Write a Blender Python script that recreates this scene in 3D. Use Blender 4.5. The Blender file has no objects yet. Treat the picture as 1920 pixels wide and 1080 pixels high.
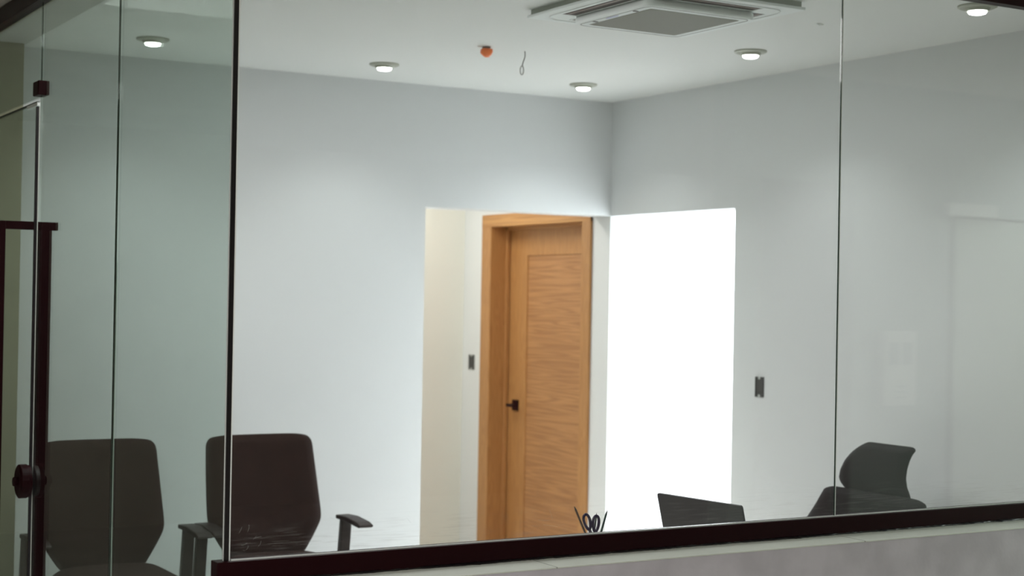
import bpy, bmesh, math, random
from mathutils import Vector, Matrix

random.seed(4)
S = bpy.context.scene
C = S.collection
PI = math.pi

# ------------------------------------------------------------------ camera
CAM = Vector((-1.4745, -3.9992, 1.62))
YAW, PITCH, ROLL = 1.0390, 0.0066, 0.0178
cd = bpy.data.cameras.new('camera')
cam = bpy.data.objects.new('camera', cd)
C.objects.link(cam)
S.camera = cam
f_ = Vector((math.cos(YAW) * math.cos(PITCH), math.sin(YAW) * math.cos(PITCH), math.sin(PITCH)))
r_ = Vector((math.sin(YAW), -math.cos(YAW), 0))
u_ = r_.cross(f_)
r2 = r_ * math.cos(ROLL) + u_ * math.sin(ROLL)
u2 = u_ * math.cos(ROLL) - r_ * math.sin(ROLL)
cam.matrix_world = Matrix(((r2.x, u2.x, -f_.x, CAM.x), (r2.y, u2.y, -f_.y, CAM.y), (r2.z, u2.z, -f_.z, CAM.z), (0, 0, 0, 1)))
cd.sensor_width = 36
cd.lens = 2919.08 / 1920 * 36
cd.clip_start = 0.05
cd.dof.use_dof = True
cd.dof.focus_distance = 4.9
cd.dof.aperture_fstop = 3.4

# ------------------------------------------------------------------ world, lights, exposure
w = bpy.data.worlds.new('sky')
S.world = w
w.use_nodes = True
w.node_tree.nodes['Background'].inputs[0].default_value = (0.95, 0.98, 1.0, 1)
w.node_tree.nodes['Background'].inputs[1].default_value = 4.0
S.view_settings.view_transform = 'Standard'
S.view_settings.look = 'None'
S.view_settings.gamma = 1
S.view_settings.exposure = 0.12
S.view_settings.use_curve_mapping = False
cy = S.cycles
cy.use_denoising = True
cy.max_bounces = 12
cy.diffuse_bounces = 6
cy.glossy_bounces = 4
cy.transmission_bounces = 8
cy.transparent_max_bounces = 24
cy.caustics_reflective = False
cy.caustics_refractive = False
cy.sample_clamp_indirect = 8


def area(name, loc, size, power, color, rot=(0, 0, 0), size_y=None):
    d = bpy.data.lights.new(name, 'AREA')
    d.energy = power
    d.color = color
    d.size = size
    if size_y:
        d.shape = 'RECTANGLE'
        d.size_y = size_y
    o = bpy.data.objects.new(name, d)
    o.location = loc
    o.rotation_euler = rot
    C.objects.link(o)
    return o


area('light_well_daylight', (4.95, 2.75, 3.6), 1.9, 165, (0.97, 0.98, 1.0), size_y=2.0)
area('corridor_ceiling_light', (2.6, 4.7, 2.76), 0.9, 24, (1.0, 0.97, 0.92), size_y=0.5)
area('hall_ceiling_light', (-1.6, -2.6, 2.78), 1.2, 76, (1.0, 0.955, 0.93), size_y=1.2)
area('hall_fill_light', (6.7, -1.15, 2.78), 1.4, 80, (0.86, 1.0, 0.95), size_y=0.8)  # unseen fill, added to brighten the wall mirrored in the front glazing
area('office_fill_light', (0.92, 1.5, 2.775), 1.4, 36, (1.0, 0.985, 0.975), size_y=1.5)  # unseen soft fill, added to brighten the whole office


# ------------------------------------------------------------------ materials
def mat(name, color, rough=0.5, metal=0.0, spec=0.5, bump=None, var=None):
    m = bpy.data.materials.new(name)
    m.use_nodes = True
    nt = m.node_tree
    b = nt.nodes['Principled BSDF']
    b.inputs['Base Color'].default_value = (*color, 1)
    b.inputs['Roughness'].default_value = rough
    b.inputs['Metallic'].default_value = metal
    b.inputs['Specular IOR Level'].default_value = spec
    if bump or var:
        tc = nt.nodes.new('ShaderNodeTexCoord')
    if var:
        n = nt.nodes.new('ShaderNodeTexNoise')
        n.inputs['Scale'].default_value = var[0]
        n.inputs['Detail'].default_value = 4
        r = nt.nodes.new('ShaderNodeValToRGB')
        r.color_ramp.elements[0].position = 0.35
        r.color_ramp.elements[1].position = 0.65
        k = var[1]
        r.color_ramp.elements[0].color = (*[c * (1 - k) for c in color], 1)
        r.color_ramp.elements[1].color = (*[min(1, c * (1 + k)) for c in color], 1)
        nt.links.new(tc.outputs['Object'], n.inputs['Vector'])
        nt.links.new(n.outputs['Fac'], r.inputs['Fac'])
        nt.links.new(r.outputs['Color'], b.inputs['Base Color'])
    if bump:
        n2 = nt.nodes.new('ShaderNodeTexNoise')
        n2.inputs['Scale'].default_value = bump[0]
        n2.inputs['Detail'].default_value = 5
        bp = nt.nodes.new('ShaderNodeBump')
        bp.inputs['Strength'].default_value = bump[1]
        bp.inputs['Distance'].default_value = 0.002
        nt.links.new(tc.outputs['Object'], n2.inputs['Vector'])
        nt.links.new(n2.outputs['Fac'], bp.inputs['Height'])
        nt.links.new(bp.outputs['Normal'], b.inputs['Normal'])
    return m


def emis(name, color, strength):
    m = bpy.data.materials.new(name)
    m.use_nodes = True
    b = m.node_tree.nodes['Principled BSDF']
    b.inputs['Base Color'].default_value = (*color, 1)
    b.inputs['Emission Color'].default_value = (*color, 1)
    b.inputs['Emission Strength'].default_value = strength
    return m


def glass(name, tint, smudge=False):
    """thin architectural pane: Fresnel mix of clear tinted transmission and mirror reflection at each face"""
    m = bpy.data.materials.new(name)
    m.use_nodes = True
    nt = m.node_tree
    nt.nodes.remove(nt.nodes['Principled BSDF'])
    out = nt.nodes['Material Output']
    geo = nt.nodes.new('ShaderNodeNewGeometry')
    mx = nt.nodes.new('ShaderNodeMix')
    mx.inputs[2].default_value = 1.5
    mx.inputs[3].default_value = 1 / 1.5
    fr = nt.nodes.new('ShaderNodeFresnel')
    tr = nt.nodes.new('ShaderNodeBsdfTransparent')
    tr.inputs[0].default_value = (*tint, 1)
    gl = nt.nodes.new('ShaderNodeBsdfGlossy')
    gl.inputs['Roughness'].default_value = 0.0
    mix = nt.nodes.new('ShaderNodeMixShader')
    L = nt.links.new
    L(geo.outputs['Backfacing'], mx.inputs[0])
    L(mx.outputs[0], fr.inputs['IOR'])
    L(fr.outputs[0], mix.inputs[0])
    L(tr.outputs[0], mix.inputs[1])
    L(gl.outputs[0], mix.inputs[2])
    last = mix
    if smudge:
        tc = nt.nodes.new('ShaderNodeTexCoord')
        mp = nt.nodes.new('ShaderNodeMapping')
        mp.inputs['Scale'].default_value = (3.0, 1, 70)
        n = nt.nodes.new('ShaderNodeTexNoise')
        n.inputs['Scale'].default_value = 3
        n.inputs['Detail'].default_value = 8
        r = nt.nodes.new('ShaderNodeValToRGB')
        r.color_ramp.elements[0].position = 0.52
        r.color_ramp.elements[1].position = 0.75
        sx = nt.nodes.new('ShaderNodeSeparateXYZ')
        mr = nt.nodes.new('ShaderNodeMapRange')
        mr.inputs['From Min'].default_value = 1.02
        mr.inputs['From Max'].default_value = 0.93
        n2 = nt.nodes.new('ShaderNodeTexNoise')
        n2.inputs['Scale'].default_value = 2.2
        m1 = nt.nodes.new('ShaderNodeMath')
        m1.operation = 'MULTIPLY'
        m2 = nt.nodes.new('ShaderNodeMath')
        m2.operation = 'MULTIPLY'
        m2.inputs[1].default_value = 0.10
        df = nt.nodes.new('ShaderNodeBsdfDiffuse')
        df.inputs[0].default_value = (0.8, 0.8, 0.8, 1)
        mix2 = nt.nodes.new('ShaderNodeMixShader')
        L(tc.outputs['Object'], mp.inputs[0])
        L(mp.outputs[0], n.inputs['Vector'])
        L(n.outputs['Fac'], r.inputs['Fac'])
        L(tc.outputs['Object'], sx.inputs[0])
        L(sx.outputs['Z'], mr.inputs['Value'])
        L(r.outputs['Color'], m1.inputs[0])
        L(mr.outputs[0], m1.inputs[1])
        L(m1.outputs[0], m2.inputs[0])
        L(m2.outputs[0], mix2.inputs[0])
        L(mix.outputs[0], mix2.inputs[1])
        L(df.outputs[0], mix2.inputs[2])
        last = mix2
    L(last.outputs[0], out.inputs['Surface'])
    return m


def wood(name, c1, c2, axis, bands=False):
    """grain stretched along one axis ('Y' or 'Z' of the object)"""
    m = bpy.data.materials.new(name)
    m.use_nodes = True
    nt = m.node_tree
    L = nt.links.new
    b = nt.nodes['Principled BSDF']
    b.inputs['Roughness'].default_value = 0.42
    tc = nt.nodes.new('ShaderNodeTexCoord')
    vec = tc.outputs['Object']
    if bands:
        sp = nt.nodes.new('ShaderNodeSeparateXYZ')
        L(vec, sp.inputs[0])
        dv = nt.nodes.new('ShaderNodeMath'); dv.operation = 'MULTIPLY'; dv.inputs[1].default_value = 1 / 0.27
        fl = nt.nodes.new('ShaderNodeMath'); fl.operation = 'FLOOR'
        L(sp.outputs['Z'], dv.inputs[0]); L(dv.outputs[0], fl.inputs[0])
        ml = nt.nodes.new('ShaderNodeMath'); ml.operation = 'MULTIPLY'; ml.inputs[1].default_value = 7.31
        L(fl.outputs[0], ml.inputs[0])
        cb = nt.nodes.new('ShaderNodeCombineXYZ')
        L(ml.outputs[0], cb.inputs[0]); L(ml.outputs[0], cb.inputs[1])
        ad = nt.nodes.new('ShaderNodeVectorMath'); ad.operation = 'ADD'
        L(vec, ad.inputs[0]); L(cb.outputs[0], ad.inputs[1])
        vec = ad.outputs[0]
    mp = nt.nodes.new('ShaderNodeMapping')
    mp.inputs['Scale'].default_value = (1, 0.16, 5.0) if axis == 'Y' else (7, 7, 0.5)
    n = nt.nodes.new('ShaderNodeTexNoise')
    n.inputs['Scale'].default_value = 2.2
    n.inputs['Detail'].default_value = 3
    n.inputs['Distortion'].default_value = 0.35
    L(vec, mp.inputs[0]); L(mp.outputs[0], n.inputs['Vector'])
    mu = nt.nodes.new('ShaderNodeMath'); mu.operation = 'MULTIPLY'; mu.inputs[1].default_value = 13
    sn = nt.nodes.new('ShaderNodeMath'); sn.operation = 'SINE'
    L(n.outputs['Fac'], mu.inputs[0])
    m6 = nt.nodes.new('ShaderNodeMath'); m6.operation = 'MULTIPLY'; m6.inputs[1].default_value = 6.28
    L(mu.outputs[0], m6.inputs[0]); L(m6.outputs[0], sn.inputs[0])
    mr = nt.nodes.new('ShaderNodeMapRange'); mr.inputs['From Min'].default_value = -1
    L(sn.outputs[0], mr.inputs['Value'])
    mpf = nt.nodes.new('ShaderNodeMapping')
    mpf.inputs['Scale'].default_value = (1, 4, 160) if axis == 'Y' else (160, 160, 4)
    nf = nt.nodes.new('ShaderNodeTexNoise'); nf.inputs['Scale'].default_value = 1.5; nf.inputs['Detail'].default_value = 4
    L(vec, mpf.inputs[0]); L(mpf.outputs[0], nf.inputs['Vector'])
    mixf = nt.nodes.new('ShaderNodeMix'); mixf.inputs[0].default_value = 0.5
    L(mr.outputs[0], mixf.inputs[2]); L(nf.outputs['Fac'], mixf.inputs[3])
    rp = nt.nodes.new('ShaderNodeValToRGB')
    rp.color_ramp.elements[0].color = (*c1, 1); rp.color_ramp.elements[0].position = 0.1
    rp.color_ramp.elements[1].color = (*c2, 1); rp.color_ramp.elements[1].position = 0.8
    L(mixf.outputs[0], rp.inputs['Fac'])
    L(rp.outputs['Color'], b.inputs['Base Color'])
    return m


M = {}
M['wall'] = mat('painted_wall', (0.735, 0.755, 0.765), 0.7, bump=(90, 0.12))
M['ceiling'] = mat('painted_ceiling', (0.78, 0.80, 0.785), 0.75, bump=(60, 0.08))
M['cream'] = mat('cream_wall', (0.79, 0.78, 0.71), 0.7, bump=(90, 0.1))
M['white'] = mat('white_render', (0.92, 0.94, 0.95), 0.8, bump=(40, 0.15))
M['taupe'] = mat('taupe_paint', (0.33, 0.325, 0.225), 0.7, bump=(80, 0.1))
M['hall'] = mat('hall_paint', (0.60, 0.575, 0.52), 0.75, var=(3, 0.05))
M['lowwall'] = mat('primer_plaster', (0.56, 0.53, 0.58), 0.8, bump=(45, 0.5), var=(7, 0.08))
M['sill'] = mat('sill_tile', (0.68, 0.71, 0.65), 0.35, var=(5, 0.04))
M['grout'] = mat('grey_grout', (0.35, 0.36, 0.33), 0.8)
M['floor'] = mat('floor_tile', (0.76, 0.75, 0.72), 0.35, var=(2, 0.05))
M['black'] = mat('dark_brown_aluminium', (0.016, 0.002, 0.0035), 0.4, spec=0.10)
M['rubber'] = mat('black_silicone', (0.008, 0.006, 0.007), 0.3)
M['green_joint'] = mat('dark_green_silicone', (0.012, 0.035, 0.026), 0.25)
M['strip_and_glint'] = mat('pale_strip_and_glint', (0.85, 0.90, 0.88), 0.15, spec=0.9)  # pale tone stands in for light caught on the glass edges
M['glass_front'] = glass('clear_glass', (0.985, 0.995, 0.99), smudge=True)
M['glass_side'] = glass('side_glass', (0.865, 0.93, 0.895))
M['fabric'] = mat('dark_brown_upholstery', (0.019, 0.0068, 0.0052), 0.85, spec=0.25, bump=(260, 0.4), var=(14, 0.12))
M['fabric2'] = mat('charcoal_upholstery', (0.015, 0.009, 0.011), 0.75, spec=0.3, bump=(260, 0.4))
M['plastic'] = mat('dark_plastic', (0.018, 0.009, 0.009), 0.45, spec=0.35)
M['chrome'] = mat('brushed_steel', (0.55, 0.55, 0.55), 0.3, metal=1)
M['acwhite'] = mat('white_abs', (0.84, 0.88, 0.88), 0.75, spec=0.15)
M['soffit'] = mat('soffit_grey', (0.52, 0.52, 0.49), 0.75)  # one even grey, darker than the ceiling
M['gasket'] = mat('grey_gasket', (0.45, 0.48, 0.44), 0.8)
M['opp'] = mat('hall_accent_paint', (0.37, 0.43, 0.40), 0.8)
M['mirrored_door'] = mat('pale_green_door', (0.55, 0.60, 0.52), 0.6)
M['acgrille'] = mat('grey_grille', (0.42, 0.42, 0.385), 0.6)
M['dark'] = mat('slot_shadow', (0.03, 0.015, 0.012), 0.6)
M['vane'] = mat('brown_vane', (0.22, 0.17, 0.15), 0.5)
M['badge'] = mat('lilac_badge', (0.45, 0.47, 0.68), 0.4)
M['lampring'] = mat('nickel_ring', (0.42, 0.44, 0.37), 0.4, metal=0.2)
M['lampglow'] = emis('lamp_glow', (1.0, 1.0, 0.97), 9)
M['orange'] = mat('orange_plastic', (1.0, 0.23, 0.06), 0.4)
M['cable'] = mat('grey_cable', (0.22, 0.22, 0.21), 0.5)
M['box'] = mat('dark_switch_box', (0.045, 0.045, 0.045), 0.5)
M['boxlight'] = mat('pale_screw_ear', (0.55, 0.58, 0.56), 0.5)
M['wood_v'] = wood('veneer_upright', (0.37, 0.165, 0.052), (0.49, 0.245, 0.085), 'Z')
M['wood_h'] = wood('veneer_crosswise', (0.315, 0.135, 0.048), (0.485, 0.24, 0.092), 'Y', bands=True)
M['wood_hh'] = wood('veneer_head', (0.38, 0.17, 0.05), (0.56, 0.29, 0.10), 'Y')
M['desk'] = mat('pale_laminate', (0.75, 0.75, 0.72), 0.4)
M['laptop'] = mat('laptop_shell', (0.030, 0.024, 0.026), 0.4)
M['screen'] = mat('laptop_screen', (0.01, 0.01, 0.012), 0.12)
M['violet'] = mat('violet_handle', (0.020, 0.010, 0.045), 0.35)
M['pencil'] = mat('pencil_lacquer', (0.11, 0.06, 0.03), 0.4)
M['greenpencil'] = mat('dark_green_lacquer', (0.02, 0.05, 0.045), 0.4)
M['mesh'] = mat('black_wire', (0.02, 0.02, 0.02), 0.4, metal=0.6)
M['panelbox'] = mat('panel_box_white', (0.86, 0.86, 0.84), 0.4)
M['panelgrey'] = mat('panel_window_grey', (0.42, 0.46, 0.48), 0.3)


# ------------------------------------------------------------------ geometry helpers
def link(name, me, m, parent=None, bevel=0, smooth=False, seg=2, sub=0):
    me.materials.append(m)
    o = bpy.data.objects.new(name, me)
    C.objects.link(o)
    if parent:
        o.parent = parent
    if smooth:
        for p in me.polygons:
            p.use_smooth = True
    if bevel:
        b = o.modifiers.new('bevel', 'BEVEL')
        b.width = bevel
        b.segments = seg
        b.limit_method = 'ANGLE'
    if sub:
        s = o.modifiers.new('subdivision', 'SUBSURF')
        s.levels = sub
        s.render_levels = sub
    return o


def bm_box(bm, a, b, mtx=None):
    x0, y0, z0 = a
    x1, y1, z1 = b
    vs = [bm.verts.new(v) for v in ((x0, y0, z0), (x1, y0, z0), (x1, y1, z0), (x0, y1, z0), (x0, y0, z1), (x1, y0, z1), (x1, y1, z1), (x0, y1, z1))]
    if mtx:
        for v in vs:
            v.co = mtx @ v.co
    for f in ((0, 3, 2, 1), (4, 5, 6, 7), (0, 1, 5, 4), (1, 2, 6, 5), (2, 3, 7, 6), (3, 0, 4, 7)):
        bm.faces.new([vs[i] for i in f])


def bm_tube(bm, pts, rad, n=12, caps=True, closed=False):
    pts = [Vector(p) for p in pts]
    rr = rad if isinstance(rad, (list, tuple)) else [rad] * len(pts)
    rings = []
    prev = None
    N = len(pts)
    for i, p in enumerate(pts):
        if closed:
            t = pts[(i + 1) % N] - pts[i - 1]
        else:
            t = (pts[min(i + 1, N - 1)] - pts[max(i - 1, 0)])
        t.normalize()
        if prev is None:
            a = t.orthogonal().normalized()
        else:
            a = (prev - t * prev.dot(t)).normalized()
        prev = a
        b = t.cross(a)
        rings.append([bm.verts.new(p + (a * math.cos(2 * PI * k / n) + b * math.sin(2 * PI * k / n)) * rr[i]) for k in range(n)])
    for i in range(N if closed else N - 1):
        r0, r1 = rings[i], rings[(i + 1) % N]
        for k in range(n):
            bm.faces.new((r0[k], r0[(k + 1) % n], r1[(k + 1) % n], r1[k]))
    if caps and not closed:
        bm.faces.new(rings[0][::-1])
        bm.faces.new(rings[-1])


def bm_prism(bm, pts, ax, d0, d1):
    """extrude a 2D outline along axis ax ('X','Y','Z') from d0 to d1; pts are the two other coordinates in order"""
    def mk(p, d):
        return {'X': (d, p[0], p[1]), 'Y': (p[0], d, p[1]), 'Z': (p[0], p[1], d)}[ax]
    a = [bm.verts.new(mk(p, d0)) for p in pts]
    b = [bm.verts.new(mk(p, d1)) for p in pts]
    n = len(pts)
    bm.faces.new(a)
    bm.faces.new(b[::-1])
    for i in range(n):
        bm.faces.new((a[i], b[i], b[(i + 1) % n], a[(i + 1) % n]))


def bm_slab(bm, ax, us, vs, holes, d0, d1):
    """a slab with rectangular holes; us, vs are the grid lines, holes the cells left out"""
    cells = {(i, j) for i in range(len(us) - 1) for j in range(len(vs) - 1)}
    for (ua, ub, va, vb) in holes:
        for (i, j) in list(cells):
            cu, cv = (us[i] + us[i + 1]) / 2, (vs[j] + vs[j + 1]) / 2
            if ua < cu < ub and va < cv < vb:
                cells.discard((i, j))
    cache = {}
    def V(i, j, k):
        key = (i, j, k)
        if key not in cache:
            u, v, d = us[i], vs[j], (d0, d1)[k]
            cache[key] = bm.verts.new({'X': (d, u, v), 'Y': (u, d, v), 'Z': (u, v, d)}[ax])
        return cache[key]
    for (i, j) in cells:
        bm.faces.new((V(i, j, 0), V(i + 1, j, 0), V(i + 1, j + 1, 0), V(i, j + 1, 0)))
        bm.faces.new((V(i, j, 1), V(i, j + 1, 1), V(i + 1, j + 1, 1), V(i + 1, j, 1)))
        for (di, dj, e) in ((-1, 0, ((i, j), (i, j + 1))), (1, 0, ((i + 1, j), (i + 1, j + 1))), (0, -1, ((i, j), (i + 1, j))), (0, 1, ((i, j + 1), (i + 1, j + 1)))):
            if (i + di, j + dj) not in cells:
                (a, b), (c, d) = e
                bm.faces.new((V(a, b, 0), V(c, d, 0), V(c, d, 1), V(a, b, 1)))


def fin(bm):
    bmesh.ops.recalc_face_normals(bm, faces=bm.faces)
    me = bpy.data.meshes.new('m')
    bm.to_mesh(me)
    bm.free()
    return me


def build(name, m, parent, fn, bevel=0, smooth=False, seg=2, sub=0):
    bm = bmesh.new()
    fn(bm)
    me = fin(bm)
    me.name = name
    return link(name, me, m, parent, bevel, smooth, seg, sub)


def box(name, m, a, b, parent=None, bevel=0, mtx=None):
    return build(name, m, parent, lambda bm: bm_box(bm, a, b, mtx), bevel)


def tube(name, m, pts, rad, parent=None, n=12, smooth=True, closed=False):
    return build(name, m, parent, lambda bm: bm_tube(bm, pts, rad, n, closed=closed), smooth=smooth)


def struct(o, label=None, cat=None):
    o['kind'] = 'structure'
    if label:
        o['label'] = label
        o['category'] = cat
    return o


def tag(o, label, cat, group=None):
    o['label'] = label
    o['category'] = cat
    if group:
        o['group'] = group
    return o


def empty(name, loc=(0, 0, 0), rz=0):
    o = bpy.data.objects.new(name, None)
    o.empty_display_size = 0.1
    o.location = loc
    o.rotation_euler = (0, 0, rz)
    C.objects.link(o)
    return o


def copy_tree(o, parent=None):
    c = o.copy()
    C.objects.link(c)
    c.parent = parent
    for ch in list(o.children):
        copy_tree(ch, c)
    return c


# ------------------------------------------------------------------ room dimensions (metres)
XR, YB, ZC, ZO = 3.726, 3.696, 2.796, 2.12
ZF = -0.09                       # floor level (heights are measured from a datum 9 cm above it)
XO, YO = 2.487, 2.520            # far edges of the two openings
XR2, YB2 = XR + 0.16, YB + 0.17  # outer faces of the walls
FS = 1.0556                      # size factor of the furniture models
ZS = 0.84                        # top of the sill

# ------------------------------------------------------------------ setting
struct(box('floor', M['floor'], (-5.5, -8, -0.2), (8.5, 8, ZF)), 'pale tiled floor under the office and the hall', 'floor')
struct(build('ceiling', M['ceiling'], None, lambda bm: bm_box(bm, (-0.0, -0.03, ZC), (XR2, 5.7, ZC + 0.12))), 'pale grey plaster ceiling of the glazed office', 'ceiling')
o = struct(build('ceiling_hall', M['hall'], None, lambda bm: (bm_box(bm, (-5.5, -8, ZC + 0.012), (8.5, -0.031, ZC + 0.13)), bm_box(bm, (-5.5, -0.03, ZC + 0.012), (-0.001, 8, ZC + 0.13)))), 'grey ceiling of the hall above the dark glazing rail', 'ceiling')

# back wall of the office with its opening
struct(build('wall_back', M['wall'], None, lambda bm: bm_slab(bm, 'Y', [0.0, XO, XR], [ZF, ZO, ZC], [(XO, XR, ZF, ZO)], YB, YB2)), 'pale wall behind the two visitor chairs, cut by an opening', 'wall')
# right wall: bright opening and the wooden door's opening
DY0, DY1, DZ = 3.955, 5.130, 2.130
struct(build('wall_right', M['wall'], None, lambda bm: bm_slab(bm, 'X', [-0.2, YO, YB, DY0, DY1, 5.5], [ZF, ZO, DZ, ZC], [(YO, YB, ZF, ZO), (DY0, DY1, ZF, DZ)], XR, XR2)), 'pale wall on the right with a sunlit opening', 'wall')
struct(box('wall_corridor_end', M['cream'], (0.8, 5.5, ZF), (XR2, 5.66, ZC)), 'cream wall seen through the opening left of the wooden door', 'wall')
struct(box('wall_corridor_left', M['cream'], (0.66, YB2, ZF), (0.8, 5.66, ZC)))
# bright light well beyond the right opening
struct(build('wall_light_well', M['white'], None, lambda bm: (bm_box(bm, (6.0, 1.5, ZF), (6.15, 4.0, 3.6)), bm_box(bm, (XR2, 1.5, ZF), (6.0, 1.65, 3.6)), bm_box(bm, (XR2, 3.76, ZF), (6.0, 3.9, 3.6)), bm_box(bm, (XR2 - 0.08, 1.5, ZC + 0.125), (XR2, 3.9, 3.6)))), 'overexposed white wall beyond the bright opening', 'wall')
struct(box('floor_light_well', M['floor'], (XR2, 1.65, ZF), (6.0, 3.76, ZF + 0.012)))
# dark pier and soffit along the left glazing
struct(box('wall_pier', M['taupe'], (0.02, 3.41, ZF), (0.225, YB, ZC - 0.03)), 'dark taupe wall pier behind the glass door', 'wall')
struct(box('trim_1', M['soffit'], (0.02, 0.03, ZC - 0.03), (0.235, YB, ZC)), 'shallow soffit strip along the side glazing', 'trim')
# hall around the camera
struct(box('wall_hall_left', M['hall'], (-5.5, -8, ZF), (-5.35, 8, ZC + 0.012)))
struct(box('wall_hall_end', M['hall'], (-5.35, 7.2, ZF), (0.8, 7.35, ZC + 0.012)))
struct(box('wall_hall_side', M['hall'], (0.0, YB2, ZF), (0.16, 7.2, ZC + 0.012)))
struct(box('wall_hall_back', M['hall'], (-5.35, -8, ZF), (8.5, -7.85, ZC + 0.012)))
struct(box('wall_hall_right', M['hall'], (8.3, -7.85, ZF), (8.5, -2.36, ZC + 0.012)))
struct(box('wall_hall_far', M['hall'], (7.6, -2.2, ZF), (7.75, -0.2, ZC + 0.012)))
struct(box('wall_hall_north', M['hall'], (XR2, -0.2, ZF), (7.75, -0.05, ZC + 0.012)))
# wall mirrored by the front glazing: doorway, panel box, door with lit header
struct(build('wall_opposite', M['opp'], None, lambda bm: bm_slab(bm, 'Y', [3.45, 3.62, 4.27, 4.97, 5.9, 8.3], [ZF, 2.12, 2.26, ZC + 0.012], [(3.62, 4.27, ZF, 2.26), (4.97, 5.9, ZF, 2.12)], -2.36, -2.2)), 'hall wall mirrored in the right-hand pane', 'wall')
dr = struct(box('door_3', M['mirrored_door'], (5.065, -2.34, ZF), (5.9, -2.24, 2.11)), 'white door mirrored faintly in the right-hand pane', 'door')
struct(box('recess_shade', M['taupe'], (4.90, -2.50, ZF), (5.06, -2.40, 2.2)))  # dark board put in for the shade of the door recess
struct(box('trim_2', M['panelbox'], (4.93, -2.20, 2.12), (5.31, -2.165, 2.19), bevel=0.004), 'white header strip mirrored above the reflected door', 'trim')
pb = empty('breaker_panel', (4.575, -2.2, 1.08))
tag(pb, 'white wall panel box with two grey windows, mirrored in the right-hand pane', 'panel box')
box('housing', M['panelbox'], (-0.116, 0, 0), (0.116, 0.05, 0.40), pb, 0.006)
for x0 in (-0.085, 0.01):
    box('window_pane', M['panelgrey'], (x0, 0.05, 0.22), (x0 + 0.07, 0.054, 0.34), pb, 0.002)
for k in range(3):
    box('label_strip', M['panelgrey'], (-0.03, 0.05, 0.04 + 0.03 * k), (0.04, 0.052, 0.048 + 0.03 * k), pb)

# low wall with sill under the front glazing
lw = struct(build('wall_low', M['lowwall'], None, lambda bm: bm_box(bm, (-0.02, -0.163, ZF), (XR, 0.06, ZS - 0.004))), 'rough grey low wall under the front glazing', 'wall')
sl = struct(build('trim_3', M['sill'], None, lambda bm: bm_box(bm, (-0.02, -0.165, ZS - 0.004), (XR, 0.06, ZS)), bevel=0.001), 'pale stone sill ledge in front of the dark bottom rail', 'sill')
for x in (2.15, 0.95, 3.35):
    box('grout_line', M['grout'], (x - 0.002, -0.1655, ZS - 0.0035), (x + 0.002, 0.05, ZS + 0.0004), sl)

# ------------------------------------------------------------------ dark rails
def channel(bm):
    bm_box(bm, (-0.032, -0.022, ZS), (XR, 0.028, 0.9))
ch = struct(build('trim_4', M['black'], None, channel, bevel=0.002), 'dark brown bottom rail holding the front glass', 'rail')
def caulk(bm):
    n = 420
    prev = None
    x = -0.03
    d = 0.004
    for i in range(n + 1):
        x = -0.03 + (XR + 0.02) * i / n
        d = max(0.0, min(0.010, d + random.uniform(-0.0024, 0.0024) - (d - 0.003) * 0.12))
        if random.random() < 0.02:
            d += 0.005
        q = [bm.verts.new(v) for v in ((x, -0.021, ZS), (x, -0.0225 - d, ZS), (x, -0.0225 - d * 0.7, ZS + 0.002), (x, -0.021, ZS + 0.008))]
        if prev:
            for k in range(4):
                bm.faces.new((prev[k], prev[(k + 1) % 4], q[(k + 1) % 4], q[k]))
        prev = q
cl = build('silicone_bead', M['rubber'], ch, caulk, smooth=True)
cl['label'] = 'ragged black silicone bead'
# thin pale glazing strip on top of the rail, against the pane
box('glazing_strip', M['strip_and_glint'], (0.012, -0.009, 0.9), (XR - 0.05, -0.0055, 0.9035), ch)
struct(box('trim_5', M['black'], (-0.03, -0.025, 2.722), (XR, 0.02, ZC + 0.004), bevel=0.002), 'dark top rail over the front glazing', 'rail')
struct(box('trim_6', M['black'], (-0.030, 0.02, 2.735), (0.018, YB, ZC + 0.008), bevel=0.002), 'dark top rail over the glass door and side panes', 'rail')
box('inner_lip', M['taupe'], (0.018, 0.06, 2.766 - 0.012), (0.052, 3.4, 2.766), bpy.data.objects['trim_6'])

# ------------------------------------------------------------------ glazing
ZT = 2.74
def pane_y(name, x0, x1, label):       # in the front (plane Y=0)
    return struct(build(name, M['glass_front'], None, lambda bm: bm_box(bm, (x0, -0.005, 0.9), (x1, 0.005, ZT - 0.01))), label, 'glass pane')
def pane_x(name, y0, y1, z0, z1, label):
    return struct(build(name, M['glass_side'], None, lambda bm: bm_box(bm, (-0.005, y0, z0), (0.005, y1, z1))), label, 'glass pane')
S1, S2, S3, D0 = 2.163, 1.085, 2.130, 2.178
w1 = pane_y('window_1', 0.0095, S1 - 0.003, 'large clear front pane in the middle of the photo')
w2 = pane_y('window_2', S1 + 0.005, XR, 'front pane right of the thin upright joint')
w3 = pane_x('window_3', 0.0085, S2 - 0.004, ZF + 0.012, ZT, 'greenish side pane next to the black glass corner')
w4 = pane_x('window_4', S2 + 0.004, S3 - 0.006, ZF + 0.012, ZT, 'greenish side pane between the glass door and the thin joint')
w5 = pane_x('window_5', S3 + 0.006, 3.40, 2.366, ZT, 'transom pane over the glass door')
# corner joint: black seal between two pale strips painted as glints
cj = struct(box('trim_7', M['rubber'], (-0.006, -0.006, 0.9), (0.006, 0.006, ZT)), 'black upright seal at the glass corner', 'seal')
box('edge_glint', M['strip_and_glint'], (0.006, -0.0065, 0.9), (0.0092, -0.0045, ZT), cj)
box('edge_glint', M['strip_and_glint'], (-0.0072, 0.002, 0.9), (-0.006, 0.008, ZT), cj)
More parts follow.
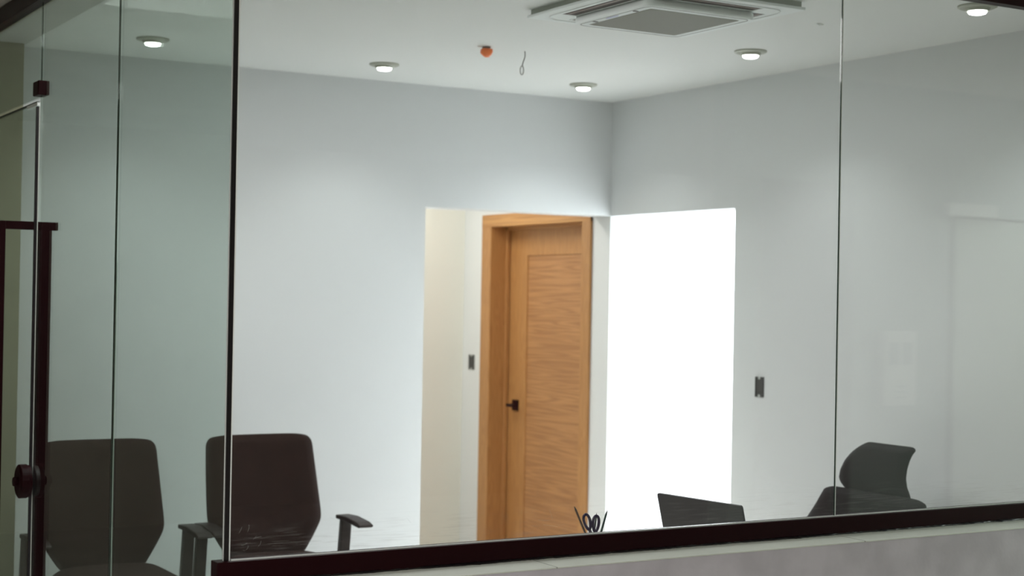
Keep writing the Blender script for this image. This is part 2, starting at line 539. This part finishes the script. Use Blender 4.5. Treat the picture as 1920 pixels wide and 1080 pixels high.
# joints
j1 = struct(box('trim_8', M['green_joint'], (S1 - 0.002, -0.0015, 0.9), (S1 + 0.001, 0.0015, ZT)), 'thin upright joint right of the large pane', 'joint')
box('edge_glint', M['strip_and_glint'], (S1 + 0.0012, -0.0020, 0.9), (S1 + 0.0042, 0.0010, ZT), j1)  # pale strip painted as light caught along the joint
j2 = struct(box('trim_9', M['green_joint'], (-0.003, S2 - 0.003, ZF + 0.012), (0.002, S2 + 0.003, ZT)), 'thin upright joint in the side glazing', 'joint')
box('edge_glint', M['strip_and_glint'], (0.002, S2 - 0.0035, ZF + 0.012), (0.005, S2 + 0.002, 1.72), j2)  # painted glint, only on the lower part of the joint
struct(box('trim_10', M['green_joint'], (-0.002, S3 - 0.004, 2.366), (0.002, S3 + 0.004, ZT)), 'thin joint above the glass door clamp', 'joint')
struct(box('trim_11', M['black'], (-0.02, 0.03, ZF), (0.02, D0 - 0.02, ZF + 0.012)))

# ------------------------------------------------------------------ glass door with pull handle and lock
gd = empty('door_1', (0, D0, 0))
gd['kind'] = 'structure'
gd['label'] = 'frameless glass door with long dark pull handle on the left'
gd['category'] = 'door'
box('glass_leaf', M['glass_side'], (-0.005, 0.012, ZF + 0.01), (0.005, 0.98, 2.35), gd)
sb = box('edge_seal', M['rubber'], (-0.006, -0.004, ZF + 0.01), (0.003, 0.010, 2.335), gd)
box('seal_lip', M['gasket'], (0.0035, -0.004, ZF + 0.01), (0.0065, 0.002, 2.335), gd)
box('top_edge', M['green_joint'], (-0.0055, 0.0, 2.35), (0.0055, 0.98, 2.355), gd)
box('top_edge_glint', M['strip_and_glint'], (-0.006, -0.01, 2.338), (0.006, 0.16, 2.351), gd)  # white strip painted as the reflection at the end of the top edge
# clamp at the transom corner
box('transom_clamp', M['black'], (-0.022, -0.085, 2.372), (0.022, 0.0, 2.428), gd, 0.004)
# pull handle: two posts joined through the leaf
ph = build('pull_handle', M['black'], gd, lambda bm: (
    bm_box(bm, (0.067, 0.21, 0.28), (0.116, 0.255, 1.895)),
    bm_box(bm, (-0.116, 0.21, 0.28), (-0.067, 0.255, 1.895))), bevel=0.003)
for z in (1.862, 0.31):
    box('standoff', M['black'], (-0.141, 0.214, z), (0.141, 0.251, z + 0.033), ph, 0.002)
# round lock
lk = build('door_lock', M['black'], gd, lambda bm: (bm_tube(bm, [(-0.0065, 0.0, 0.875), (-0.016, 0.0, 0.875), (-0.017, 0.0, 0.875), (-0.046, 0.0, 0.875), (-0.052, 0.0, 0.875)], [0.062, 0.062, 0.066, 0.066, 0.056], 40)), smooth=False, bevel=0.002)
build('thumb_turn', M['black'], lk, lambda bm: bm_tube(bm, [(-0.052, 0.0, 0.875), (-0.068, 0.0, 0.875)], 0.018, 24), bevel=0.002)
build('inner_rose', M['plastic'], lk, lambda bm: bm_tube(bm, [(0.0068, 0.0, 0.875), (0.024, 0.0, 0.875)], 0.060, 40), bevel=0.002)

# ------------------------------------------------------------------ wooden door in the corridor
wd = empty('door_2', (XR, 3.887, 0))
wd['kind'] = 'structure'
wd['label'] = 'warm wooden door with crosswise veneer and dark lever handle'
wd['category'] = 'door'
X0 = 0.0
Y_ = lambda y: y - 3.887
def arch(a, b, w, ht, x0, x1):
    return lambda bm: (bm_box(bm, (x0, a, 0), (x1, a + w, ht)), bm_box(bm, (x0, b - w, 0), (x1, b, ht)))
fr = build('door_frame', M['wood_v'], wd, lambda bm: (
    bm_box(bm, (-0.018, Y_(3.887), ZF), (0.0, Y_(3.982), 2.178)),
    bm_box(bm, (-0.018, Y_(5.104), ZF), (0.0, Y_(5.225), 2.178)),
    bm_box(bm, (-0.016, Y_(3.955), ZF), (0.17, Y_(3.985), 2.10)),
    bm_box(bm, (-0.016, Y_(5.100), ZF), (0.17, Y_(5.130), 2.10)),
    bm_box(bm, (0.10, Y_(5.082), ZF), (0.125, Y_(5.101), 2.10)),
    bm_box(bm, (0.10, Y_(3.984), ZF), (0.125, Y_(4.003), 2.10))), bevel=0.002)
build('frame_head', M['wood_hh'], wd, lambda bm: (
    bm_box(bm, (-0.019, Y_(3.887), 2.097), (0.0, Y_(5.225), 2.179)),
    bm_box(bm, (-0.016, Y_(3.955), 2.097), (0.17, Y_(5.130), 2.127)),
    bm_box(bm, (0.10, Y_(3.98), 2.080), (0.125, Y_(5.1), 2.098))), bevel=0.002)
leaf = build('door_leaf', M['wood_v'], wd, lambda bm: bm_slab(bm, 'X', [Y_(3.99), Y_(4.01), Y_(4.862), Y_(5.094)], [ZF + 0.01, ZF + 0.04, 1.905, 2.09], [(Y_(4.01), Y_(4.862), ZF + 0.04, 1.905)], 0.130, 0.170), bevel=0.003)
build('door_panel', M['wood_h'], leaf, lambda bm: bm_box(bm, (0.138, Y_(4.008), ZF + 0.038), (0.160, Y_(4.864), 1.907)))
hd = build('door_handle', M['black'], leaf, lambda bm: bm_box(bm, (0.120, Y_(4.945), 0.868), (0.130, Y_(5.020), 0.940)), bevel=0.003)
build('lever', M['black'], hd, lambda bm: (bm_tube(bm, [(0.122, Y_(4.985), 0.905), (0.078, Y_(4.985), 0.905)], 0.011, 16), bm_box(bm, (0.062, Y_(4.90), 0.895), (0.082, Y_(5.0), 0.916))), bevel=0.002)

# ------------------------------------------------------------------ switch boxes
def switch_box(name, y, z, w, h, label):
    t = empty(name, (XR, y, z))
    tag(t, label, 'switch box', 'empty wall switch boxes')
    w2, h2 = w / 2, h / 2
    build('box_rim', M['box'], t, lambda bm: bm_slab(bm, 'X', [-w2, -w2 + 0.008, -0.009, 0.009, w2 - 0.008, w2], [-h2, -h2 + 0.012, h2 - 0.012, h2], [(-w2 + 0.008, w2 - 0.008, -h2 + 0.012, h2 - 0.012), (-0.009, 0.009, -h2, -h2 + 0.012), (-0.009, 0.009, h2 - 0.012, h2)], -0.006, -0.0005))
    build('box_well', M['box'], t, lambda bm: bm_box(bm, (-0.004, -w2 + 0.007, -h2 + 0.011), (-0.0003, w2 - 0.007, h2 - 0.011)))
    for s in (-1, 1):
        build('screw_ear', M['boxlight'], t, lambda bm: bm_box(bm, (-0.005, -0.009, s * (h2 - 0.006) - 0.006), (-0.0003, 0.009, s * (h2 - 0.006) + 0.006)))
    return t
switch_box('switch_box', 2.293, 1.184, 0.066, 0.104, 'dark open switch box right of the bright opening')
switch_box('switch_box', 5.366, 1.176, 0.076, 0.102, 'dark open switch box left of the wooden door')

# ------------------------------------------------------------------ ceiling lamps
def downlight():
    t = empty('downlight', (0, 0, ZC))
    build('trim_ring', M['lampring'], t, lambda bm: bm_tube(bm, [(0, 0, -0.0002), (0, 0, -0.006), (0, 0, -0.010)], [0.076, 0.076, 0.068], 40), smooth=False)
    build('lamp_collar', M['lampring'], t, lambda bm: bm_tube(bm, [(0, 0, -0.010), (0, 0, -0.016), (0, 0, -0.022)], [0.050, 0.046, 0.044], 32), smooth=False)
    build('lamp_lens', M['lampglow'], t, lambda bm: bm_tube(bm, [(0, 0, -0.021), (0, 0, -0.025), (0, 0, -0.031), (0, 0, -0.034)], [0.037, 0.037, 0.033, 0.024], 32), smooth=True)
    return t
d0 = downlight()
spots = [(0.734, 3.085, 'glowing downlight nearest the left edge of the photo'),
         (1.949, 3.135, 'glowing downlight on the ceiling left of the orange cap'),
         (3.154, 3.138, 'glowing downlight nearest the far corner of the office'),
         (3.159, 1.715, 'glowing downlight on the ceiling right of the air conditioner'),
         (3.162, 0.330, 'glowing downlight close under the dark top rail at upper right')]
for i, (x, y, lb) in enumerate(spots):
    t = d0 if i == 0 else copy_tree(d0)
    t.location = (x, y, ZC)
    tag(t, lb, 'ceiling light', 'round downlights in the office ceiling')
for i, (x, y, lb) in enumerate(spots):
    d = bpy.data.lights.new('downlight_beam', 'SPOT')
    d.energy = 11
    d.spot_size = math.radians(120)
    d.spot_blend = 0.8
    d.shadow_soft_size = 0.035
    d.color = (0.95, 1.0, 0.97)
    lo = bpy.data.objects.new('downlight_beam', d)
    lo.location = (x, y, ZC - 0.05)
    C.objects.link(lo)

# ------------------------------------------------------------------ ceiling cassette air conditioner
ac = empty('cassette_air_conditioner', (2.172, 1.048, ZC))
tag(ac, 'white square ceiling air conditioner with grey centre grille', 'air conditioner')
def rr(h, r, n=8, cx=0, cy_=0):
    pts = []
    for (sx, sy, a0) in ((1, 1, 0), (-1, 1, 90), (-1, -1, 180), (1, -1, 270)):
        for k in range(n + 1):
            a = math.radians(a0 + 90 * k / n)
            pts.append((cx + sx * (h - r) + r * math.cos(a), cy_ + sy * (h - r) + r * math.sin(a)))
    return pts
O, I0, I1, SL = 0.396, 0.266, 0.326, 0.235
us = [-O, -I1, -I0, -SL, SL, I0, I1, O]
holes = [(-I1, -I0, -SL, SL), (I0, I1, -SL, SL), (-SL, SL, -I1, -I0), (-SL, SL, I0, I1)]
build('outer_frame', M['acwhite'], ac, lambda bm: bm_slab(bm, 'Z', us, us, holes, -0.034, -0.022), bevel=0.003)
build('gasket_skirt', M['gasket'], ac, lambda bm: bm_slab(bm, 'Z', [-O + 0.012, -O + 0.03, O - 0.03, O - 0.012], [-O + 0.012, -O + 0.03, O - 0.03, O - 0.012], [(-O + 0.03, O - 0.03, -O + 0.03, O - 0.03)], -0.022, -0.0002))
build('body', M['dark'], ac, lambda bm: bm_box(bm, (-0.35, -0.35, -0.015), (0.35, 0.35, -0.0002)))
ip = build('intake_panel', M['acwhite'], ac, lambda bm: bm_prism(bm, rr(0.264, 0.04), 'Z', -0.066, -0.0345), bevel=0.012, seg=4)
build('rounded_rib', M['acwhite'], ac, lambda bm: bm_tube(bm, [(x, y, -0.0345) for x, y in rr(0.352, 0.09)], 0.0035, 6, closed=True), smooth=True)
build('panel_groove', M['cable'], ip, lambda bm: bm_tube(bm, [(x, y, -0.0658) for x, y in rr(0.247, 0.035)], 0.0016, 6, closed=True), smooth=True)
def grille(bm):
    g = 0.212
    bm_box(bm, (-g, -g, -0.0670), (g, g, -0.0662))
    n = 46
    for k in range(n):
        y = -g + 2 * g * (k + 0.5) / n
        bm_box(bm, (-g, y - 0.0016, -0.0685), (g, y + 0.0016, -0.0670))
build('intake_grille', M['acgrille'], ip, grille)
for (sx, sy) in ((-1, -1), (-1, 1)):
    build('panel_latch', M['cable'], ip, lambda bm: bm_box(bm, (sx * 0.231 - 0.010, sy * 0.14 - 0.007, -0.0690), (sx * 0.231 + 0.010, sy * 0.14 + 0.007, -0.066)), bevel=0.002)
build('badge', M['badge'], ip, lambda bm: bm_prism(bm, [(-0.232 + 0.0085 * math.cos(a * PI / 8), 0.02 + 0.045 * math.sin(a * PI / 8)) for a in range(16)], 'Z', -0.0675, -0.0660))
for k in range(4):
    mt = Matrix.Rotation(k * PI / 2, 4, 'Z')
    build('air_vane', M['vane'], ac, lambda bm: bm_box(bm, (0.300, -SL + 0.008, -0.0338), (0.313, SL - 0.008, -0.0326), mt), bevel=0.001)
    build('air_outlet', M['dark'], ac, lambda bm: bm_box(bm, (I0 + 0.0005, -SL + 0.0005, -0.0325), (I1 - 0.0005, SL - 0.0005, -0.0220), mt))  # dark block fills the slot, painted as its inner shade
    build('slot_divider', M['acwhite'], ac, lambda bm: bm_box(bm, (0.27, SL - 0.004, -0.0355), (0.32, SL + 0.006, -0.032), mt), bevel=0.001)

# ------------------------------------------------------------------ orange cap and cable loop
oc = empty('junction_cap', (2.102, 2.356, ZC))
tag(oc, 'small orange plastic cap hanging from the ceiling between two downlights', 'junction cap')
build('cap_dome', M['orange'], oc, lambda bm: bm_tube(bm, [(0, 0, -0.008), (0, 0, -0.012), (0.002, 0, -0.026), (0.004, 0, -0.040), (0.005, 0, -0.048)], [0.020, 0.029, 0.030, 0.020, 0.009], 18), smooth=True)
build('cap_neck', M['cable'], oc, lambda bm: bm_tube(bm, [(0, 0, -0.0002), (0, 0, -0.009)], [0.020, 0.018], 16), smooth=False)
def loop():
    pts = []
    for k in range(9):
        t = k / 8
        pts.append((0.004 * math.sin(t * 5) - 0.006 * t, 0, -0.0005 - 0.070 * t))
    bx, bz = pts[-1][0], pts[-1][2]
    for k in range(1, 15):
        a = PI / 2 + 2 * PI * k / 15
        pts.append((bx - 0.002 + 0.008 * math.cos(a), 0, bz - 0.021 + 0.021 * math.sin(a)))
    pts.append((bx, 0, bz + 0.004))
    return [(2.311 + p[0] * 0.87, 2.355 - p[0] * 0.5, ZC + p[2]) for p in pts]
lp = tube('cable_loop', M['cable'], loop(), 0.0024, n=8)
tag(lp, 'thin grey wire ending in a loop hanging from the ceiling', 'wire')
lh = build('ceiling_glint', M['strip_and_glint'], None, lambda bm: (bm_tube(bm, [(2.93, 0.98, ZC - 0.0003), (2.93, 0.98, ZC - 0.008)], [0.009, 0.004], 12), bm_box(bm, (2.912, 0.976, ZC - 0.005), (2.948, 0.984, ZC - 0.002))))  # small added part imitates the reflected glint of a lamp
tag(lh, 'tiny white part standing in for a lamp glint on the ceiling right of the air conditioner', 'glint')


# ------------------------------------------------------------------ chairs
def pad(bm, rows, nu=14, thick=0.05, pw=4.0):
    """cushion: rows = [(centre point, half-width vector, normal, thickness scale)] from bottom to top"""
    n = len(rows)
    fr_, bk = [], []
    for (c, h, nm, ts) in rows:
        c, h, nm = Vector(c), Vector(h), Vector(nm).normalized()
        fa, ba = [], []
        for k in range(nu + 1):
            u = -1 + 2 * k / nu
            t = thick * ts * (1 - abs(u) ** pw) ** 0.5
            p = c + h * u
            fa.append(bm.verts.new(p + nm * (t * 0.6 + 0.002)))
            ba.append(bm.verts.new(p - nm * (t * 0.5 + 0.002)))
        fr_.append(fa)
        bk.append(ba)
    for i in range(n - 1):
        for k in range(nu):
            bm.faces.new((fr_[i][k], fr_[i][k + 1], fr_[i + 1][k + 1], fr_[i + 1][k]))
            bm.faces.new((bk[i][k], bk[i + 1][k], bk[i + 1][k + 1], bk[i][k + 1]))
        bm.faces.new((fr_[i][0], fr_[i + 1][0], bk[i + 1][0], bk[i][0]))
        bm.faces.new((fr_[i][nu], bk[i][nu], bk[i + 1][nu], fr_[i + 1][nu]))
    for k in range(nu):
        bm.faces.new((fr_[0][k], bk[0][k], bk[0][k + 1], fr_[0][k + 1]))
        bm.faces.new((fr_[-1][k], fr_[-1][k + 1], bk[-1][k + 1], bk[-1][k]))


def interp(tab, z):
    for (a, b) in zip(tab, tab[1:]):
        if z <= b[0]:
            t = (z - a[0]) / (b[0] - a[0])
            return [a[i] + (b[i] - a[i]) * t for i in range(1, len(a))]
    return list(tab[-1][1:])


def star_base(t, m):
    build('gas_lift', M['chrome'], t, lambda bm: bm_tube(bm, [(0, 0, 0.08), (0, 0, 0.24), (0, 0, 0.2401), (0, 0, 0.37)], [0.028, 0.028, 0.018, 0.018], 20))
    build('seat_plate', m, t, lambda bm: bm_box(bm, (-0.11, -0.10, 0.365), (0.11, 0.12, 0.395)), bevel=0.008)
    def star(bm):
        bm_tube(bm, [(0, 0, 0.065), (0, 0, 0.11)], [0.045, 0.038], 20)
        for k in range(5):
            a = 2 * PI * k / 5 + 0.3
            bm_tube(bm, [(0.03 * math.cos(a), 0.03 * math.sin(a), 0.092), (0.28 * math.cos(a), 0.28 * math.sin(a), 0.068)], [0.022, 0.014], 8)
    build('star_base', m, t, star, smooth=True)
    for k in range(5):
        a = 2 * PI * k / 5 + 0.3
        cx, cy_ = 0.275 * math.cos(a), 0.275 * math.sin(a)
        px, py = -math.sin(a) * 0.022, math.cos(a) * 0.022
        build('caster', m, t, lambda bm: (bm_tube(bm, [(cx - px, cy_ - py, 0.027), (cx + px, cy_ + py, 0.027)], 0.027, 18), bm_tube(bm, [(cx, cy_, 0.03), (cx, cy_, 0.068)], 0.008, 8)))


def visitor_chair():
    """faces -Y; origin on the floor under the seat centre (seat centre at Y=0)"""
    t = empty('office_armchair')
    # z, half width, y of the cushion's middle
    tab = [(0.440, 0.150, 0.235), (0.455, 0.182, 0.238), (0.52, 0.225, 0.255), (0.57, 0.254, 0.270), (0.605, 0.270, 0.281),
           (0.64, 0.272, 0.292), (0.72, 0.269, 0.315), (0.82, 0.264, 0.340), (0.90, 0.259, 0.358), (0.945, 0.256, 0.367), (0.960, 0.252, 0.371), (0.970, 0.241, 0.373)]
    def bk(bm):
        rows = []
        zs = [0.440 + (0.970 - 0.440) * i / 30 for i in range(31)] + [0.978, 0.983]
        for z in zs:
            hw, y = interp(tab, min(z, 0.970))
            if z > 0.971:
                hw = 0.226 if z < 0.98 else 0.17
                y += 0.002
            ts = 1.0 if 0.46 < z < 0.96 else (0.75 if z < 0.98 else 0.35)
            rows.append(((0, y, z), (hw, 0, 0), (0, -1, 0.25), ts))
        pad(bm, rows, 18, 0.050, 6)
        # the backrest wraps forward a little towards its sides
        for v in bm.verts:
            v.co.y -= 0.030 * (v.co.x / 0.28) ** 2 * min(1, max(0, (v.co.z - 0.45) / 0.15))
    build('backrest', M['fabric'], t, bk, smooth=True, sub=1)
    def st(bm):
        rows = []
        for i in range(15):
            y = 0.225 - 0.48 * i / 14
            hw = 0.245 if 1 < i < 12 else (0.235 if i in (1, 12) else (0.21 if i in (0, 13) else 0.17))
            rows.append(((0, y, 0.432 - (0.012 if i > 12 else 0)), (hw, 0, 0), (0, 0, 1), 1.0 if 0 < i < 13 else 0.6))
        pad(bm, rows, 14, 0.075, 4)
    build('seat', M['fabric'], t, st, smooth=True, sub=1)
    build('back_bracket', M['plastic'], t, lambda bm: (bm_tube(bm, [(0, 0.10, 0.385), (0, 0.25, 0.39), (0, 0.295, 0.44), (0, 0.315, 0.56)], [0.028, 0.030, 0.030, 0.022], 10)), smooth=True)
    for s in (-1, 1):
        xa, xb = (0.297, 0.357)
        arm = build('armrest', M['plastic'], t, lambda bm: (
            bm_prism(bm, [(0.150, 0.615), (0.118, 0.615), (0.150, 0.355), (0.188, 0.355)], 'X', s * 0.312, s * 0.362),
            bm_prism(bm, [(0.200, 0.355), (0.105, 0.355), (0.105, 0.385), (0.185, 0.385)], 'X', s * 0.10, s * 0.362)), bevel=0.006)
        def padfn(bm):
            pts = [(0.160, 0.612), (0.160, 0.630), (0.06, 0.634), (-0.06, 0.624), (-0.095, 0.614), (-0.10, 0.606), (-0.08, 0.600), (0.06, 0.612)]
            bm_prism(bm, pts, 'X', s * xa, s * (xb + 0.008))
        build('arm_pad', M['plastic'], arm, padfn, bevel=0.006, seg=3)
    star_base(t, M['plastic'])
    return t


vc = visitor_chair()
vc.location = (0.4915, 2.6394, ZF)
vc.scale = (FS, FS, FS)
tag(vc, 'dark brown armchair behind the glass door side panes, left of its twin', 'office chair', 'dark visitor chairs by the back wall')
vc2 = copy_tree(vc)
vc2.location = (1.2694, 2.6499, ZF)
tag(vc2, 'dark brown armchair behind the black glass corner, right of its twin', 'office chair', 'dark visitor chairs by the back wall')


def executive_chair():
    """faces -X; origin under the seat centre; outline in (Y, Z)"""
    t = empty('executive_chair', (3.0375, 1.0560, ZF))
    t.scale = (FS, FS, FS)
    ox, oy = 2.80, 0.79
    # headrest: rows z: left y, right y, x
    tab = [(0.820, 0.900, 0.560, 3.085), (0.845, 0.950, 0.566, 3.085), (0.865, 0.978, 0.574, 3.085), (0.885, 0.990, 0.588, 3.086), (0.92, 0.986, 0.600, 3.090), (0.96, 0.968, 0.602, 3.098),
           (0.995, 0.940, 0.598, 3.108), (1.02, 0.908, 0.590, 3.116), (1.034, 0.886, 0.578, 3.122), (1.042, 0.872, 0.580, 3.126), (1.047, 0.855, 0.600, 3.128)]
    def hb(bm):
        rows = []
        for i in range(25):
            z = 0.820 + (1.047 - 0.820) * i / 24
            yl, yr, x = interp(tab, z)
            rows.append(((x - ox, (yl + yr) / 2 - oy, z), (0, (yl - yr) / 2, 0), (-1, 0, 0.2), 1.0 if z < 1.02 else (0.8 if z < 1.036 else 0.45)))
        pad(bm, rows, 14, 0.045, 4)
    build('headrest', M['fabric2'], t, hb, smooth=True, sub=1)
    tab2 = [(0.45, 1.06, 0.56, 2.99), (0.55, 1.17, 0.44, 3.0), (0.68, 1.150, 0.440, 3.035), (0.75, 1.105, 0.452, 3.05), (0.82, 1.062, 0.456, 3.06), (0.838, 1.052, 0.456, 3.063), (0.846, 1.04, 0.468, 3.064), (0.850, 1.00, 0.51, 3.065)]
    def bb(bm):
        rows = []
        for i in range(31):
            z = 0.45 + 0.40 * i / 30
            yl, yr, x = interp(tab2, z)
            rows.append(((x - ox, (yl + yr) / 2 - oy, z), (0, (yl - yr) / 2, 0), (-1, 0, 0.15), 1.0 if z < 0.83 else 0.6))
        pad(bm, rows, 14, 0.05, 4)
    build('backrest', M['fabric2'], t, bb, smooth=True, sub=1)
    def st(bm):
        rows = []
        for i in range(13):
            x = 0.20 - 0.48 * i / 12
            hw = 0.25 if 0 < i < 12 else 0.21
            rows.append(((x, 0, 0.44), (0, hw, 0), (0, 0, 1), 1.0 if 0 < i < 12 else 0.6))
        pad(bm, rows, 12, 0.08, 4)
    build('seat', M['fabric2'], t, st, smooth=True, sub=1)
    for s in (-1, 1):
        build('armrest', M['plastic'], t, lambda bm: (bm_prism(bm, [(0.10, 0.60), (0.04, 0.60), (0.06, 0.37), (0.12, 0.37)], 'Y', s * 0.285, s * 0.315), bm_box(bm, (-0.16, s * 0.270, 0.600), (0.12, s * 0.33, 0.622)), bm_box(bm, (0.06, s * 0.1, 0.37), (0.12, s * 0.315, 0.39))), bevel=0.006)
    star_base(t, M['plastic'])
    return t


tag(executive_chair(), 'charcoal office chair with wide headrest at the right, behind the thin joint', 'office chair')

# ------------------------------------------------------------------ desk and what stands on it
ZD = 0.735
dk = empty('office_desk', (2.0875, 0.6761, ZF))
dk.scale = (FS, FS, FS)
tag(dk, 'pale desk standing hidden behind the low wall, carrying laptop and pen cup', 'desk')
box('desk_top', M['desk'], (-0.82, -0.36, ZD - 0.03), (0.62, 0.36, ZD), dk, 0.003)
box('modesty_panel', M['desk'], (-0.76, -0.33, 0.25), (0.56, -0.31, ZD - 0.03), dk)
for sx in (-0.79, 0.56):
    box('side_panel', M['desk'], (sx, -0.34, 0), (sx + 0.03, 0.34, ZD - 0.03), dk, 0.002)

# laptop: its lid back faces the camera
HL = Vector((1.9946, 0.4650, ZF + ZD * FS))   # middle of the hinge
ax = Vector((0.059, -0.395, 0)).normalized()
ang = math.atan2(ax.x, -ax.y)
lt = empty('laptop', HL, ang)
lt.scale = (FS, FS, FS)
tag(lt, 'dark open laptop seen from behind just above the bottom rail', 'laptop')
W2 = 0.198
build('keyboard_base', M['laptop'], lt, lambda bm: bm_box(bm, (0.0, -W2, 0.002), (0.26, W2, 0.018)), bevel=0.004)
def keys(bm):
    for r in range(5):
        for c in range(14):
            y = -W2 + 0.02 + c * (2 * W2 - 0.04) / 14
            bm_box(bm, (0.04 + r * 0.02, y, 0.018), (0.056 + r * 0.02, y + 0.021, 0.0195))
kb = build('keyboard', M['screen'], bpy.data.objects['keyboard_base'], keys)
tilt = Matrix.Rotation(math.radians(-15), 4, 'Y')
def lid(bm):
    r = 0.008
    pts = []
    for (cy_, cz, a0) in ((W2 - r, 0.212 - r, 0), (-W2 + r, 0.212 - r, 90)):
        for k in range(5):
            a = math.radians(a0 + 22.5 * k)
            pts.append((cy_ + r * math.cos(a), cz + r * math.sin(a)))
    pts += [(-W2, 0.0), (W2, 0.0)]
    bm_prism(bm, pts, 'X', -0.006, 0.003)
    for v in bm.verts:
        v.co = tilt @ v.co
        v.co.z += 0.012
ld = build('lid', M['laptop'], lt, lid, bevel=0.001)
build('screen', M['screen'], ld, lambda bm: ([bm_box(bm, (0.003, -W2 + 0.012, 0.015), (0.0036, W2 - 0.012, 0.20))], [setattr(v, 'co', (tilt @ v.co) + Vector((0, 0, 0.012))) for v in bm.verts]))

# pen cup
CUP = Vector((1.5439, 0.5388, ZF + ZD * FS))
cup = empty('pen_cup', CUP)
cup.scale = (FS, FS, FS)
tag(cup, 'small black pen cup on the desk, mostly hidden by the bottom rail', 'cup')
def cupfn(bm):
    n = 28
    prof = [(0.0, 0.0), (0.040, 0.0), (0.042, 0.098), (0.0395, 0.098), (0.0375, 0.003), (0.0, 0.003)]
    rings = [[bm.verts.new((r * math.cos(2 * PI * k / n), r * math.sin(2 * PI * k / n), z)) for k in range(n)] for r, z in prof if r > 0]
    for a, b in zip(rings, rings[1:]):
        for k in range(n):
            bm.faces.new((a[k], a[(k + 1) % n], b[(k + 1) % n], b[k]))
    bm.faces.new(rings[0][::-1])
    bm.faces.new(rings[-1])
build('cup_body', M['mesh'], cup, cupfn)

def pencil(name, a, b, m, label, r=0.0036):
    a, b = Vector(a), Vector(b)      # relative to the cup's base
    d = (b - a).normalized()
    t = build(name, m, None, lambda bm: bm_tube(bm, [a, b - d * 0.014], r, 6), smooth=False)
    build('pencil_tip', M['box'], t, lambda bm: bm_tube(bm, [b - d * 0.014, b], [r, 0.0007], 6))
    t.location = CUP
    t.scale = (FS, FS, FS)
    tag(t, label, 'pencil', 'pencils standing in the pen cup')
    return t
pencil('pencil', (0.020, 0, 0.008), (-0.078, 0, 0.205), M['pencil'], 'brown pencil leaning left out of the pen cup')
pencil('pencil', (-0.012, -0.008, 0.008), (0.053, 0, 0.186), M['greenpencil'], 'dark pencil leaning right out of the pen cup')
pencil('pencil', (0.004, 0.022, 0.008), (0.027, 0.025, 0.175), M['greenpencil'], 'short dark pencil tip behind the scissors', 0.003)
sc = empty('scissors', CUP + Vector((-0.0148, -0.0158, 0.0064)))
sc.scale = (FS, FS, FS)
tag(sc, 'dark violet handled scissors standing upside down in the pen cup', 'scissors')
def ring(cx, cz, a, w, h):
    pts = []
    for k in range(24):
        t_ = 2 * PI * k / 24
        x, z = w * math.cos(t_), h * math.sin(t_)
        x *= (1 + 0.18 * z / h)
        pts.append((cx + x * math.cos(a) - z * math.sin(a), 0, cz + x * math.sin(a) + z * math.cos(a)))
    return pts
for s, (cx, cz, a) in ((-1, (-0.022, 0.148, 0.34)), (1, (0.012, 0.140, -0.06))):
    h = build('handle', M['violet'], sc, lambda bm: (bm_tube(bm, ring(cx, cz, a, 0.0115, 0.026), 0.0050, 8, closed=True), bm_tube(bm, [(cx + 0.026 * math.sin(a), 0, cz - 0.026 * math.cos(a)), (0.006 + s * 0.002, 0, 0.088)], [0.005, 0.0065], 8)), smooth=True)
    build('blade', M['chrome'], sc, lambda bm: bm_prism(bm, [(0.006 - 0.006, 0.094), (0.006 + 0.006, 0.094), (0.006 + 0.003 - s * 0.002, 0.004), (0.005 - s * 0.002, 0.002)], 'Y', s * 0.001 - 0.0008, s * 0.001 + 0.0008))
build('rivet', M['chrome'], sc, lambda bm: bm_tube(bm, [(0.006, -0.004, 0.084), (0.006, 0.004, 0.084)], 0.004, 12))

# scratches on the large front pane, near the corner
def scratches(bm):
    rnd = random.Random(11)
    for k in range(8):
        x, z = 0.03 + rnd.random() * 0.10, 0.925 + rnd.random() * 0.05
        a, l, c_ = rnd.uniform(-0.3, 0.9), rnd.uniform(0.006, 0.022), rnd.uniform(-1.2, 1.2)
        pts = [(x + l * t / 5 * math.cos(a + c_ * t / 5), -0.0054, z + l * t / 5 * math.sin(a + c_ * t / 5)) for t in range(6)]
        bm_tube(bm, pts, 0.0002, 5)
    for k in range(10):
        x, z = 0.08 + rnd.random() * 0.42, 0.915 + rnd.random() * 0.07
        l = rnd.uniform(0.03, 0.12)
        bm_tube(bm, [(x, -0.0054, z), (x + l, -0.0054, z + rnd.uniform(-0.003, 0.003))], 0.00012, 5)
    for (x, z, dx, dz) in ((0.30, 1.000, 0.03, -0.012), (0.54, 0.985, 0.012, -0.014), (1.02, 0.985, 0.012, -0.03), (1.0, 0.94, 0.05, -0.01), (0.98, 0.955, 0.04, -0.004)):
        bm_tube(bm, [(x, -0.0054, z), (x + dx, -0.0054, z + dz)], 0.0002, 5)
build('scratch_marks', M['gasket'], w1, scratches)
